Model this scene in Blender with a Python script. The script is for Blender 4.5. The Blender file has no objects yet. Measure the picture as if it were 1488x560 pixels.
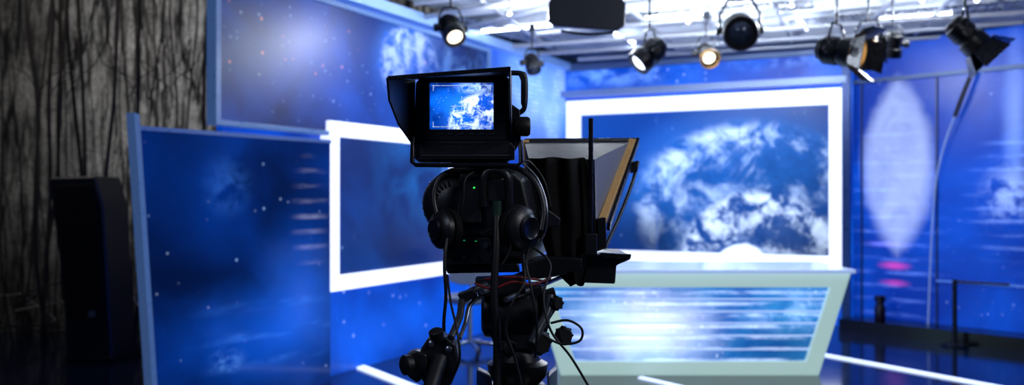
import bpy, math, random
from mathutils import Vector, Matrix
random.seed(4)
F=1317.0; CU=744.0; CV=285.0; H=1.4
sc=bpy.context.scene
sc.view_settings.view_transform='Standard'
def P(u,v,Y): return Vector(((u-CU)/F*Y, Y, H-(v-CV)/F*Y))
def PZ(u,v,z):
    Y=(z-H)*F/(CV-v); return Vector(((u-CU)/F*Y,Y,z))
def lin(c):
    return tuple((x/255/12.92 if x/255<=0.04045 else ((x/255+0.055)/1.055)**2.4) for x in c)

# ------------------------------------------------------------ materials
class SM:
    def __init__(s,name):
        s.mat=bpy.data.materials.new(name); s.mat.use_nodes=True
        s.nt=s.mat.node_tree; s.b=s.nt.nodes['Principled BSDF']
    def new(s,t): return s.nt.nodes.new(t)
    def put(s,sock,v):
        if v is None: return
        if isinstance(v,bpy.types.NodeSocket): s.nt.links.new(v,sock)
        else: sock.default_value=v
    def m(s,op,a,b=None,c=None,clamp=False):
        n=s.new('ShaderNodeMath'); n.operation=op; n.use_clamp=clamp
        s.put(n.inputs[0],a); s.put(n.inputs[1],b); s.put(n.inputs[2],c); return n.outputs[0]
    def mr(s,v,a,b,c=0.0,d=1.0):
        n=s.new('ShaderNodeMapRange'); n.interpolation_type='SMOOTHSTEP'
        s.put(n.inputs[0],v); 
        for i,q in enumerate((a,b,c,d)): n.inputs[i+1].default_value=q
        return n.outputs[0]
    def comb(s,x,y,z=0.0):
        n=s.new('ShaderNodeCombineXYZ'); s.put(n.inputs[0],x); s.put(n.inputs[1],y); s.put(n.inputs[2],z); return n.outputs[0]
    def noise(s,vec,scale,detail=4.0,rough=0.55,dist=0.0):
        n=s.new('ShaderNodeTexNoise'); s.put(n.inputs['Vector'],vec)
        n.inputs['Scale'].default_value=scale; n.inputs['Detail'].default_value=detail
        n.inputs['Roughness'].default_value=rough; n.inputs['Distortion'].default_value=dist
        return n.outputs['Fac']
    def vor(s,vec,scale,out='Distance'):
        n=s.new('ShaderNodeTexVoronoi'); s.put(n.inputs['Vector'],vec); n.inputs['Scale'].default_value=scale
        return n.outputs[out]
    def vscale(s,col,fac):
        n=s.new('ShaderNodeVectorMath'); n.operation='SCALE'
        if isinstance(col,tuple): n.inputs[0].default_value=col
        else: s.put(n.inputs[0],col)
        s.put(n.inputs[3],fac); return n.outputs[0]
    def vadd(s,a,b):
        n=s.new('ShaderNodeVectorMath'); n.operation='ADD'; s.put(n.inputs[0],a); s.put(n.inputs[1],b); return n.outputs[0]
    def uv(s):
        n=s.new('ShaderNodeTexCoord'); p=s.new('ShaderNodeSeparateXYZ'); s.nt.links.new(n.outputs['UV'],p.inputs[0])
        return p.outputs[0],p.outputs[1]
    def ell(s,x,y,cx,cy,rx,ry):
        dx=s.m('DIVIDE',s.m('SUBTRACT',x,cx),rx); dy=s.m('DIVIDE',s.m('SUBTRACT',y,cy),ry)
        return dx,dy,s.m('SQRT',s.m('ADD',s.m('MULTIPLY',dx,dx),s.m('MULTIPLY',dy,dy)))

def basic(name,col,rough=0.5,metal=0.0,emit=None,es=0.0,var=0.15,spec=0.5,scale=30.0,bump=0.0):
    s=SM(name); c=lin(col); b=s.b
    tc=s.new('ShaderNodeTexCoord'); f=s.noise(tc.outputs['Object'],scale,4)
    k=s.m('MULTIPLY_ADD',f,2*var,1-var)
    s.put(b.inputs['Base Color'],s.vscale(c,k))
    s.put(b.inputs['Roughness'],s.m('MULTIPLY_ADD',f,0.2,max(rough-0.1,0.0)))
    b.inputs['Metallic'].default_value=metal; b.inputs['Specular IOR Level'].default_value=spec
    if emit: 
        b.inputs['Emission Color'].default_value=(*lin(emit),1); b.inputs['Emission Strength'].default_value=es
    if bump:
        n=s.new('ShaderNodeBump'); n.inputs['Strength'].default_value=bump; n.inputs['Distance'].default_value=0.002
        s.put(n.inputs['Height'],f); s.put(b.inputs['Normal'],n.outputs[0])
    return s.mat

def display(name,dark,light,feats,strength=1.0,rough=0.3,bscale=0.9,base=None,brange=(0.35,0.7),seed=0.0):
    """backlit print / LED display material laid out in metres along the panel"""
    s=SM(name); x,y=s.uv(); vec=s.comb(x,y,seed)
    n0=s.mr(s.noise(vec,bscale,5,0.5,0.4),brange[0],brange[1])
    cy_=lambda c:(c[0]*0.45,c[1]*1.22,c[2]*1.02)
    tot=s.vadd(s.vscale(cy_(lin(dark)),s.m('SUBTRACT',1.0,n0)),s.vscale(cy_(lin(light)),n0))
    for f in feats:
        t=f[0]
        if t=='blob':
            _,cx,cy,rx,ry,soft,col,amp,ns,na=f
            dx,dy,d=s.ell(x,y,cx,cy,rx,ry)
            nn=s.noise(s.comb(x,y,cx*3.1+5),ns,8,0.62,0.5)
            d=s.m('MULTIPLY_ADD',s.m('SUBTRACT',nn,0.5),na,d)
            v=s.mr(d,1.0,1.0-soft)
            if na>0.5: v=s.m('MULTIPLY',v,s.mr(nn,0.42,0.66))
            tot=s.vadd(tot,s.vscale(lin(col),s.m('MULTIPLY',v,amp)))
        elif t=='dim':
            _,cx,cy,rx,ry,amp=f
            dx,dy,d=s.ell(x,y,cx,cy,rx,ry)
            tot=s.vscale(tot,s.m('SUBTRACT',1.0,s.m('MULTIPLY',s.mr(d,1.0,0.1),amp)))
        elif t=='leaf':
            _,cx,cy,rx,ry,soft,col,amp=f
            dx=s.m('ABSOLUTE',s.m('DIVIDE',s.m('SUBTRACT',x,cx),rx)); dy=s.m('DIVIDE',s.m('SUBTRACT',y,cy),ry)
            d=s.m('ADD',s.m('MULTIPLY',dx,s.m('MULTIPLY_ADD',dx,0.3,0.7)),s.m('MULTIPLY',dy,dy)); nn=s.noise(s.comb(x,s.m('MULTIPLY',y,0.7),9.0),3.0,9,0.68,0.8)
            d=s.m('MULTIPLY_ADD',s.m('SUBTRACT',nn,0.5),0.5,d)
            v=s.m('MULTIPLY',s.mr(d,1.03,1.0-soft),s.mr(nn,0.30,0.66,0.68,1.0))
            tot=s.vadd(s.vscale(tot,s.m('SUBTRACT',1.0,s.m('MULTIPLY',v,0.6))),s.vscale(lin(col),s.m('MULTIPLY',v,amp)))
        elif t=='planet':
            _,cx,cy,rx,ry,col,amp,sc_,lo,hi,body=f[:11]
            edge=f[11] if len(f)>11 else 0.22; blk=f[12] if len(f)>12 else 0.5; halo_a=f[13] if len(f)>13 else 0.45; rk=f[14] if len(f)>14 else 0.5
            dx,dy,d=s.ell(x,y,cx,cy,rx,ry)
            warp=s.noise(s.comb(x,y,cx+1),sc_*0.6,3)
            nn=s.noise(s.comb(s.m('MULTIPLY_ADD',warp,0.9/sc_,x),s.m('MULTIPLY_ADD',warp,0.7/sc_,y),cx),sc_,12,0.66,0.5)
            fine=s.noise(s.comb(x,y,cx+3),sc_*4,8,0.7)
            nn=s.m('ADD',s.m('MULTIPLY',nn,0.82),s.m('MULTIPLY',fine,0.18))
            ed=s.m('MULTIPLY_ADD',s.m('SUBTRACT',nn,0.5),edge*2,d)
            mask=s.mr(ed,1.04,0.9)
            light=s.mr(s.m('ADD',s.m('MULTIPLY',dx,-0.35),s.m('MULTIPLY',dy,0.8)),-0.7,0.8)
            rim=s.mr(d,0.55,0.98)
            cl=s.m('MULTIPLY',s.mr(nn,lo,hi),s.m('MULTIPLY',s.m('MULTIPLY_ADD',light,1.0,0.10),s.m('MULTIPLY_ADD',rim,rk,1-rk)))
            tot=s.vscale(tot,s.m('SUBTRACT',1.0,s.m('MULTIPLY',mask,blk)))
            tot=s.vadd(tot,s.vscale(lin(body),s.m('MULTIPLY',mask,s.m('MULTIPLY',light,s.m('MULTIPLY_ADD',fine,1.2,0.3)))))
            tot=s.vadd(tot,s.vscale(lin(col),s.m('MULTIPLY',s.m('MULTIPLY',mask,cl),amp)))
            halo=s.m('MULTIPLY',s.m('MULTIPLY',s.mr(d,1.35,0.95),s.m('SUBTRACT',1.0,mask)),light)
            tot=s.vadd(tot,s.vscale(lin((60,135,235)),s.m('MULTIPLY',halo,halo_a)))
        elif t=='stars':
            _,scale,r,col,amp,dens=f
            d=s.vor(s.comb(x,y,scale),scale); rnd=s.new('ShaderNodeSeparateXYZ')
            s.put(rnd.inputs[0],s.vor(s.comb(x,y,scale),scale,'Color'))
            v=s.m('MULTIPLY',s.mr(d,r*1.15,r*0.4),s.m('GREATER_THAN',rnd.outputs[0],1-dens))
            v=s.m('MULTIPLY',s.m('MULTIPLY',v,rnd.outputs[1]),s.mr(s.noise(vec,1.1,3),0.42,0.62))
            tot=s.vadd(tot,s.vscale(lin(col),s.m('MULTIPLY',v,amp*1.2)))
        elif t=='lines':
            _,cx,cy,rx,ry,freq,col,amp=f
            dx,dy,d=s.ell(x,y,cx,cy,rx,ry)
            w=s.mr(s.m('SINE',s.m('MULTIPLY',y,freq*6.283)),0.2,1.0)
            br=s.mr(s.noise(s.comb(s.m('MULTIPLY',x,1.2),s.m('MULTIPLY',y,6.0),freq),2.0,7,0.65),0.40,0.66)
            v=s.m('MULTIPLY',s.m('MULTIPLY',w,br),s.mr(d,1.0,0.2))
            tot=s.vadd(tot,s.vscale(lin(col),s.m('MULTIPLY',v,amp)))
        elif t=='bricks':
            _,cx,cy,rx,ry,amp=f
            n=s.new('ShaderNodeTexBrick'); s.put(n.inputs['Vector'],vec); n.inputs['Scale'].default_value=5.0
            n.inputs['Color1'].default_value=(.75,.85,1,1); n.inputs['Color2'].default_value=(.2,.3,.6,1); n.inputs['Mortar'].default_value=(0,0.02,.1,1)
            n.inputs['Mortar Size'].default_value=0.05
            dx,dy,d=s.ell(x,y,cx,cy,rx,ry)
            k=s.m('MULTIPLY',s.mr(s.noise(vec,2.5,5),0.4,0.62),s.mr(d,1.0,0.3))
            tot=s.vadd(tot,s.vscale(n.outputs[0],s.m('MULTIPLY',k,amp)))
    s.put(s.b.inputs['Emission Color'],tot); s.b.inputs['Emission Strength'].default_value=strength
    s.b.inputs['Base Color'].default_value=(*(lin(base) if base else (0.003,0.008,0.03)),1)
    s.b.inputs['Roughness'].default_value=rough; s.b.inputs['Specular IOR Level'].default_value=0.25
    return s.mat

# ------------------------------------------------------------ geometry
EMP={}
def group(name):
    e=bpy.data.objects.new(name,None); e.empty_display_size=0.1; sc.collection.objects.link(e); EMP[e]=[]; return e
def mesh(name,verts,faces,mat,par=None,uv=None,bevel=0,smooth=False,seg=2):
    me=bpy.data.meshes.new(name); me.from_pydata([tuple(v) for v in verts],[],faces)
    if uv:
        l=me.uv_layers.new(name='UVMap')
        for p in me.polygons:
            for li in p.loop_indices: l.data[li].uv=uv[me.loops[li].vertex_index]
    import bmesh
    bm=bmesh.new(); bm.from_mesh(me); bmesh.ops.recalc_face_normals(bm,faces=bm.faces); bm.to_mesh(me); bm.free()
    me.materials.append(mat)
    o=bpy.data.objects.new(name,me); sc.collection.objects.link(o)
    if smooth or bevel: me.polygons.foreach_set('use_smooth',[True]*len(me.polygons))
    if bevel:
        m=o.modifiers.new('bevel','BEVEL'); m.width=bevel; m.segments=seg; m.limit_method='ANGLE'; m.harden_normals=True; m.angle_limit=0.5
    elif smooth:
        m=o.modifiers.new('es','EDGE_SPLIT'); m.split_angle=0.7
    if par: o.parent=par; EMP[par].append(o)
    return o
def loft(name,rings,mat,par=None,bevel=0,smooth=False,cap=True,close=False,seg=2):
    n=len(rings[0]); vs=[v for r in rings for v in r]; fs=[]
    R=len(rings)
    for i in range(R if close else R-1):
        a=i*n; b=((i+1)%R)*n
        for j in range(n): k=(j+1)%n; fs.append((a+j,a+k,b+k,b+j))
    if cap and not close: fs.append(tuple(range(n))[::-1]); fs.append(tuple((R-1)*n+j for j in range(n)))
    return mesh(name,vs,fs,mat,par,bevel=bevel,smooth=smooth,seg=seg)
def prism(name,pts,Y,dep,mat,par=None,bevel=0.002,seg=2):
    a=[P(u,v,Y) for u,v in pts]; b=[p+Vector((0,dep,0)) for p in a]
    return loft(name,[a,b],mat,par,bevel=bevel,seg=seg)
def rect(u0,v0,u1,v1): return [(u0,v0),(u1,v0),(u1,v1),(u0,v1)]
def box(name,lo,hi,mat,par=None,bevel=0):
    x0,y0,z0=lo; x1,y1,z1=hi
    a=[Vector(q) for q in((x0,y0,z0),(x1,y0,z0),(x1,y0,z1),(x0,y0,z1))]; b=[Vector(q) for q in((x0,y1,z0),(x1,y1,z0),(x1,y1,z1),(x0,y1,z1))]
    return loft(name,[a,b],mat,par,bevel=bevel)
def frame_axes(d):
    d=d.normalized(); up=Vector((0,0,1)) if abs(d.z)<0.95 else Vector((1,0,0))
    a=d.cross(up).normalized(); return a,a.cross(d).normalized()
def lathe(name,origin,axis,prof,mat,par=None,n=24,smooth=True,bevel=0,close=False):
    axis=axis.normalized(); a,b=frame_axes(axis); rings=[]
    for t,r in prof:
        rings.append([origin+axis*t+(a*math.cos(2*math.pi*i/n)+b*math.sin(2*math.pi*i/n))*max(r,1e-4) for i in range(n)])
    return loft(name,rings,mat,par,smooth=smooth,bevel=bevel,close=close)
def cyl(name,p0,p1,r,mat,par=None,n=20,r1=None):
    d=p1-p0; L=d.length; r1=r if r1 is None else r1; c=min(r,r1)*0.12
    return lathe(name,p0,d,[(0,r-c),(c,r),(L-c,r1),(L,r1-c)],mat,par,n)
def tube(name,pts,r,mat,par=None,smooth=True,n=10,cyc=False):
    pts=[Vector(p) for p in pts]
    if smooth and len(pts)>2:
        out=[];m=len(pts)
        for i in range(m if cyc else m-1):
            if cyc: p0,p1,p2,p3=pts[i-1],pts[i],pts[(i+1)%m],pts[(i+2)%m]
            else: p0,p1,p2,p3=pts[max(i-1,0)],pts[i],pts[i+1],pts[min(i+2,m-1)]
            for k in range(8):
                t=k/8; out.append(0.5*((2*p1)+(p2-p0)*t+(2*p0-5*p1+4*p2-p3)*t*t+(3*p1-p0-3*p2+p3)*t**3))
        if not cyc: out.append(pts[-1])
        pts=out
    rings=[]; N=len(pts); pa=None
    for i,p in enumerate(pts):
        if cyc: t=pts[(i+1)%N]-pts[i-1]
        else: t=pts[min(i+1,N-1)]-pts[max(i-1,0)]
        t.normalize()
        if pa is None: pa,_=frame_axes(t)
        a=(pa-t*pa.dot(t)).normalized(); pa=a; b=t.cross(a)
        rings.append([p+(a*math.cos(2*math.pi*j/n)+b*math.sin(2*math.pi*j/n))*r for j in range(n)])
    return loft(name,rings,mat,par,smooth=True,close=cyc)
def tp(name,l,r,mat,par,**k): return tube(name,[P(*q) for q in l],r,mat,par,**k)

class Wall:
    def __init__(s,p,d,nrm): s.p=Vector((p[0],p[1],0)); s.d=Vector((d[0],d[1],0)).normalized(); s.n=Vector((nrm[0],nrm[1],0)).normalized()
    def px(s,u,v,off=0.0):
        r=Vector(((u-CU)/F,1,0)); o=s.p+s.n*off
        a,b,c,dd=s.d.x,-r.x,s.d.y,-r.y; det=a*dd-b*c
        t=(-o.x*dd+b*o.y)/det; Y=(-a*o.y+c*o.x)/det
        return t,H-(v-CV)/F*Y
    def pt(s,t,z,off=0.0): q=s.p+s.d*t+s.n*off; return Vector((q.x,q.y,z))
    def slab(s,name,quad,o0,o1,mat,par=None,bevel=0):
        a=[s.pt(t,z,o1) for t,z in quad]; b=[s.pt(t,z,o0) for t,z in quad]; n=len(quad)
        fs=[tuple(range(n)),tuple(range(n,2*n))[::-1]]+[(i,(i+1)%n,n+(i+1)%n,n+i) for i in range(n)]
        return mesh(name,a+b,fs,mat,par,uv=[q for q in quad]*2,bevel=bevel)
    def frame(s,name,outer,inner,o0,o1,mat,par=None):
        n=len(outer)
        vs=[s.pt(t,z,o1) for t,z in outer]+[s.pt(t,z,o1) for t,z in inner]+[s.pt(t,z,o0) for t,z in outer]+[s.pt(t,z,o0) for t,z in inner]
        fs=[]
        for i in range(n):
            j=(i+1)%n
            fs+=[(i,j,n+j,n+i),(i,2*n+i,2*n+j,j),(n+i,n+j,3*n+j,3*n+i),(2*n+i,3*n+i,3*n+j,2*n+j)]
        return mesh(name,vs,fs,mat,par,bevel=0.004)
def R4(s0,s1,z0,z1): return [(s0,z1),(s1,z1),(s1,z0),(s0,z0)]

d1=Vector((656,1317,0)).normalized(); d2=Vector((2644,-1317,0)).normalized(); d3=Vector((1194,-1317,0)).normalized()
P1=Vector((0.66,11.19,0))
WL=Wall(P1,d1,(d1.y,-d1.x))        # left wall, s negative toward viewer
WB=Wall(P1,d2,(d2.y,-d2.x))        # back wall
sB=WB.px(1240,300)[0]
P2=P1+d2*sB
WR=Wall(P2,d3,(d3.y,-d3.x))

BLACK=basic('black_plastic',(22,23,27),0.38,0,spec=0.6,bump=0.2,scale=200)
BLACKM=basic('black_metal',(36,39,46),0.28,0.6)
CLOTH=basic('black_cloth',(10,10,12),0.8,0,bump=0.6,scale=120,spec=0.25)
RUBBER=basic('rubber',(14,14,17),0.5)
DKGREY=basic('dark_grey_paint',(60,64,72),0.4,0.2)
STEEL=basic('brushed_steel',(165,170,180),0.28,0.9)
GREYPIPE=basic('grey_pipe',(175,180,192),0.35,0.4)
WHITEGLOW=basic('light_frame',(225,232,255),0.3,0,emit=(218,228,255),es=1.35,var=0.02)
PALE=basic('pale_edge',(80,112,165),0.3,0,emit=(68,100,155),es=0.5)
RED=basic('red_cable',(120,15,20),0.45)
TAN=basic('tan_wood_frame',(235,185,115),0.45,0,scale=60,var=0.2)
HOODLIT=basic('hood_cloth_lit',(135,139,150),0.5)  # lighter copy of the hood cloth, light on its right side painted in
GREEN=basic('green_led',(20,220,60),0.4,emit=(60,255,90),es=1.5)

# ------------------------------------------------------------ room shell
fs=SM('studio_floor'); tc=fs.new('ShaderNodeTexCoord')
fn=fs.noise(tc.outputs['Object'],2.0,5)
fs.put(fs.b.inputs['Base Color'],fs.vscale((0.003,0.008,0.028),fs.m('MULTIPLY_ADD',fn,1.2,0.4)))
fs.put(fs.b.inputs['Roughness'],fs.m('MULTIPLY_ADD',fn,0.16,0.04)); fs.b.inputs['Specular IOR Level'].default_value=0.8
box('floor',(-9,-1.5,-0.1),(10,14,0),fs.mat)

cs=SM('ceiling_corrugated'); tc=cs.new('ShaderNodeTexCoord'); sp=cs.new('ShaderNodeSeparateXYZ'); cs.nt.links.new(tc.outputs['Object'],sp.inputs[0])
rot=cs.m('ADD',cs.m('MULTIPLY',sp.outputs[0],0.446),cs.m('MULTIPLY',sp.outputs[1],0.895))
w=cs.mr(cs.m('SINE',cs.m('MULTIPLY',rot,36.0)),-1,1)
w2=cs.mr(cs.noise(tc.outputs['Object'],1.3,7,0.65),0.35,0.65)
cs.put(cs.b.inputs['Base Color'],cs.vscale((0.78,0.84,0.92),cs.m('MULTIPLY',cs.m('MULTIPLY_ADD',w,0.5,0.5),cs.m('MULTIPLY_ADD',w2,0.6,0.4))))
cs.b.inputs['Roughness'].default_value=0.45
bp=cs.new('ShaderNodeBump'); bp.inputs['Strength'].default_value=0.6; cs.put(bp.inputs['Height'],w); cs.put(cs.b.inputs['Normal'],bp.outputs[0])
def wl(t,off=0): return WL.pt(t,0,off)
ca=[wl(-13,-0.05),wl(0.4,-0.05),P1+d2*sB+Vector((0.2,0.3,0)),WR.pt(7,0,-0.1),Vector((9,-1.2,0))]
def zz(l,z): return [Vector((p.x,p.y,z)) for p in l]
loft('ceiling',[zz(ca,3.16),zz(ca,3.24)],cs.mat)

k=lambda u,v,W=WL:W.px(u,v)
c2=k(790,150); c3=k(560,480)
mWL=display('left_wall_print',(4,28,115),(10,70,200),[
  ('blob',c2[0],c2[1]+0.1,1.8,0.9,1.0,(140,190,255),0.9,2.5,0.5),
  ('blob',c3[0],c3[1],1.5,0.4,1.0,(24,95,220),0.5,3.0,0.4),
  ('bricks',c2[0]+0.1,c2[1]+0.1,1.6,1.0,0.45),
  ('stars',9,0.16,(190,215,255),0.8,0.3)],1.0,0.3,base=(16,70,165))
WL.slab('wall_left',R4(WL.px(303,0)[0]+0.12,0.0,0,3.0),-0.05,0,mWL)

s0=WL.px(299,0)[0]; s1=WL.px(700,100)[0]; zb=1.86
g=group('upper_video_panel')
pl=WL.px(585,75)
mUP=display('upper_panel_picture',(3,16,82),(6,58,180),[
  ('blob',WL.px(560,110)[0],WL.px(560,110)[1],1.5,0.8,1.0,(14,84,215),0.6,2.5,0.4),
  ('planet',pl[0]+0.05,pl[1]-0.15,0.5,0.40,(205,225,255),1.1,6.0,0.44,0.62,(30,95,200),0.6,0.1,0.3,0.2),
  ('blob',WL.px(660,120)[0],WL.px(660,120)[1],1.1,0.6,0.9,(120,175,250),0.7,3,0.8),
  ('dim',WL.px(335,60)[0],WL.px(335,60)[1],0.8,1.0,0.5),
  ('stars',9,0.12,(255,165,90),1.0,0.4),('stars',12,0.14,(190,215,255),0.9,0.35),('stars',17,0.15,(150,195,255),0.8,0.35)],1.0,0.35,bscale=1.0,seed=3)  # orange dots are reflections painted into the panel's emission
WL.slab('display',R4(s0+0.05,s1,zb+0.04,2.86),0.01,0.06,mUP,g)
WL.frame('display_frame',R4(s0,s1+0.04,zb,2.9),R4(s0+0.045,s1,zb+0.035,2.86),0.005,0.09,PALE,g)

g=group('framed_wall_screen')
a=WL.px(480,175,0.1); b=WL.px(480,425,0.1); e=WL.px(668,300,0.1)[0]
zt,zb2=a[1],b[1]; fw=0.115
q=WL.px(560,280)
mLS=display('left_screen_picture',(4,30,105),(8,68,175),[
  ('blob',q[0]+0.6,q[1]+0.2,1.3,0.8,0.9,(40,135,225),0.4,2,0.6),('dim',q[0]-0.2,q[1]-0.5,0.8,0.4,0.4),
  ('stars',8,0.12,(170,215,255),1.0,0.5),('stars',13,0.14,(150,215,255),0.9,0.4)],1.0,0.3,seed=7)
WL.slab('screen',R4(a[0]+fw,e-fw,zb2+fw,zt-fw),0.01,0.05,mLS,g)
WL.frame('light_frame',R4(a[0],e,zb2,zt),R4(a[0]+fw,e-fw,zb2+fw,zt-fw),0.005,0.1,WHITEGLOW,g)

# low glass panel standing in front of left wall
pa=P(197,184,5.41); pb=P(480,203,6.8); dd=(pb-pa); WP=Wall(pa,(dd.x,dd.y),(dd.y,-dd.x)); L=Vector((dd.x,dd.y)).length
zt=pa.z
g=group('glass_set_panel')
m2=WP.px(455,310); m3=WP.px(330,270); m4=WP.px(400,480); m5=WP.px(440,400); m6=WP.px(240,330)
mGP=display('glass_panel_reflections',(2,14,58),(4,42,132),[
  ('lines',m2[0]-0.02,m2[1],0.24,0.55,9.0,(180,180,195),0.38),('lines',m4[0],m4[1],0.9,0.4,5,(60,120,205),0.45),
  ('blob',m3[0],m3[1],0.3,0.3,1.0,(60,120,215),0.45,5,0.9),('blob',m4[0],m4[1],1.0,0.5,1.0,(10,86,215),0.65,2,0.5),
  ('blob',m5[0],m5[1],0.55,0.7,1.0,(10,86,215),0.55,2,0.5),('blob',WP.px(330,525)[0],WP.px(330,525)[1],0.2,0.12,0.7,(90,145,215),0.5,8,0.8),
  ('dim',m6[0],m6[1],0.5,1.0,0.5),
  ('stars',9,0.11,(160,205,255),0.7,0.3),('stars',13,0.14,(190,215,255),0.6,0.25)],1.0,0.12,seed=11)  # reflected sparkle and haze on the glass are painted into the emission
lb=WP.px(220,560); lt=WP.px(195,182); slope=(lb[0]-lt[0])/(lb[1]-lt[1]); lb0=lt[0]+slope*(0-lt[1])
WP.slab('glass',[(lt[0]+0.02,zt-0.02),(L,zt-0.02),(L,0.0),(lb0+0.02,0.0)],-0.03,0.0,mGP,g)
WP.slab('edge_post',[(lt[0]-0.02,zt+0.08),(lt[0]+0.015,zt+0.07),(lb0+0.02,0),(lb0-0.015,0)],-0.05,0.03,PALE,g)
WP.slab('top_rail',[(lt[0]+0.01,zt+0.005),(L,zt+0.005),(L,zt-0.02),(lt[0]+0.01,zt-0.02)],-0.05,0.015,basic('dim_edge',(60,90,150),0.3,emit=(50,82,150),es=0.5),g)

# ------------------------------------------------------------ back wall
kb=lambda u,v:WB.px(u,v)
mWB=display('back_wall_print',(6,38,150),(12,88,225),[
  ('blob',kb(900,108)[0],kb(900,108)[1],1.2,0.25,0.9,(140,195,255),0.8,3,0.6),
  ('blob',kb(1130,85)[0],kb(1130,85)[1],0.9,0.18,0.9,(150,195,255),0.6,5,0.9),
  ('stars',12,0.2,(190,215,255),0.7,0.4)],0.95,0.3,base=(16,70,165))
WB.slab('wall_back',R4(0,sB,0,3.0),-0.12,0,mWB)
g=group('video_wall_screen')
oTL=WB.px(813,149,0.12); oBR=WB.px(1229,390,0.12); zt=WB.px(1229,126,0.12)[1]
fw=0.17; zt=(zt+oTL[1])/2
s0,s1b,z0=max(oTL[0],0.06),oBR[0],oBR[1]
A=kb(1085,305); B=kb(1105,378); C=kb(1080,398)
mBS=display('earth_picture',(4,26,98),(8,56,155),[
  ('blob',kb(950,190)[0],kb(950,190)[1],2.2,1.0,1.0,(14,84,200),0.5,2,0.3),
  ('planet',A[0],A[1],1.34,1.02,(205,228,255),1.35,1.9,0.46,0.63,(30,105,200),0.28,0.45,0.35,0.3),
  ('blob',kb(1030,220)[0],kb(1030,220)[1],0.6,0.28,1.0,(185,215,255),0.8,4.5,1.1),
  ('blob',kb(960,260)[0],kb(960,260)[1],0.36,0.42,1.0,(170,208,255),0.8,4.5,1.1),
  ('dim',kb(950,345)[0],kb(950,345)[1],0.75,0.45,0.6),
  ('planet',B[0],B[1],0.92,0.80,(215,235,255),1.5,4.2,0.45,0.62,(22,80,170),0.22,0.88,0.12,0.3),
  ('planet',C[0],C[1],0.34,0.34,(235,243,255),1.3,9.0,0.20,0.55,(150,190,235),0.1,0.6,0.1,0.2),
  ('stars',16,0.14,(190,215,255),0.8,0.4)],1.05,0.3,bscale=0.6)
WB.slab('screen',R4(s0+fw,s1b-fw,z0+fw*0.7,zt-fw),0.01,0.06,mBS,g)
WB.frame('light_frame',R4(s0,s1b,z0,zt),R4(s0+fw,s1b-fw,z0+fw*0.7,zt-fw),0.005,0.12,WHITEGLOW,g)
SEAM=basic('seam',(20,60,150),0.4,emit=(22,84,185),es=0.8)
for i in (1,2): 
    t=s0+fw+(s1b-s0-2*fw)*i/3; WB.slab('seam_%d'%i,R4(t-0.002,t+0.002,z0+fw*0.7,zt-fw),0.055,0.062,SEAM,g)
zr=WB.px(1000,127,0.2)[1]
WB.slab('trim_1',R4(0.02,sB-0.05,zr-0.035,zr+0.035),0,0.2,basic('rail_grey',(130,150,190),0.4,0.4))
WB.slab('trim_2',R4(0.02,sB,2.93,3.02),0,0.1,basic('rail_grey2',(90,110,150),0.4,0.4))
WL.slab('trim_3',R4(WL.px(487,5)[0]-1.5,-0.12,2.93,3.02),0,0.12,basic('rail_grey3',(150,180,225),0.4,0.4,emit=(80,125,200),es=0.4))
WB.slab('trim_4',R4(sB-0.1,sB-0.02,0,2.9),0,0.16,basic('post_blue',(30,60,120),0.3,0.3))

# ------------------------------------------------------------ right wall
kr=lambda u,v:WR.px(u,v)
lf=kr(1304,240); rd=kr(1300,392); w1=kr(1465,285); sidey=lf[0]-kr(1254,238)[0]
mWR=display('right_wall_print',(4,32,132),(8,66,195),[
  ('blob',kr(1475,170)[0],kr(1475,170)[1],0.16,1.0,1.0,(150,185,240),0.6,2,0.4),
  ('leaf',lf[0],lf[1],sidey*1.15,1.0,0.45,(188,207,245),0.85),
  ('blob',rd[0],rd[1]+0.04,0.22,0.06,1,(255,60,140),0.7,6,0.3),('blob',rd[0],rd[1]-0.14,0.2,0.05,1,(240,60,150),0.6,6,0.3),
  ('blob',kr(1290,355)[0],kr(1290,355)[1],0.3,0.05,1,(130,110,230),0.6,6,0.3),
  ('lines',rd[0],rd[1]+0.4,0.6,2.0,7.0,(110,145,235),0.6),
  ('blob',w1[0],w1[1],0.36,0.46,0.9,(180,208,240),0.8,6,0.9),
  ('lines',w1[0]+0.1,w1[1],0.6,0.9,8.0,(130,165,225),0.8),
  ('stars',10,0.12,(190,215,255),0.8,0.3),('stars',22,0.16,(190,215,255),0.7,0.4)],0.95,0.3,seed=5,base=(10,48,130))
WR.slab('wall_right',R4(0,7,0,3.0),-0.12,0,mWR)
WR.slab('baseboard_right',R4(0.02,7,0.0,0.12),0,0.35,basic('black_plinth',(8,9,14),0.2))
zr2=(kr(1240,120)[1]+kr(1488,97)[1])/2
WR.slab('trim_5',R4(0.02,7,zr2-0.02,zr2+0.02),0,0.05,basic('rail_grey4',(60,80,120),0.4,0.4))
for i,u in enumerate((1253,1362,1500)):
    t=kr(u,200)[0]; WR.slab('trim_%d'%(6+i),R4(t-0.008,t+0.008,0.12,zr2),0,0.02,basic('seam_dark%d'%i,(20,40,90),0.4))
zl=kr(1420,412)[1]
WR.slab('trim_9',R4(kr(1362,0)[0],7,zl-0.01,zl+0.01),0,0.03,basic('seam_light',(90,130,210),0.4,emit=(60,105,190),es=0.4))
g=group('hanging_cable')
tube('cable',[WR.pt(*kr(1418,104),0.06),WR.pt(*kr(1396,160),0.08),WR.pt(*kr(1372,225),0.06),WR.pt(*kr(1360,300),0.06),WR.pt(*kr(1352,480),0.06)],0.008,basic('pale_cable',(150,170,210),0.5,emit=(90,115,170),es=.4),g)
tube('strap',[WR.pt(*kr(1418,104),0.07),WR.pt(*kr(1404,140),0.09),WR.pt(*kr(1392,170),0.07)],0.02,RUBBER,g)

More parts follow.
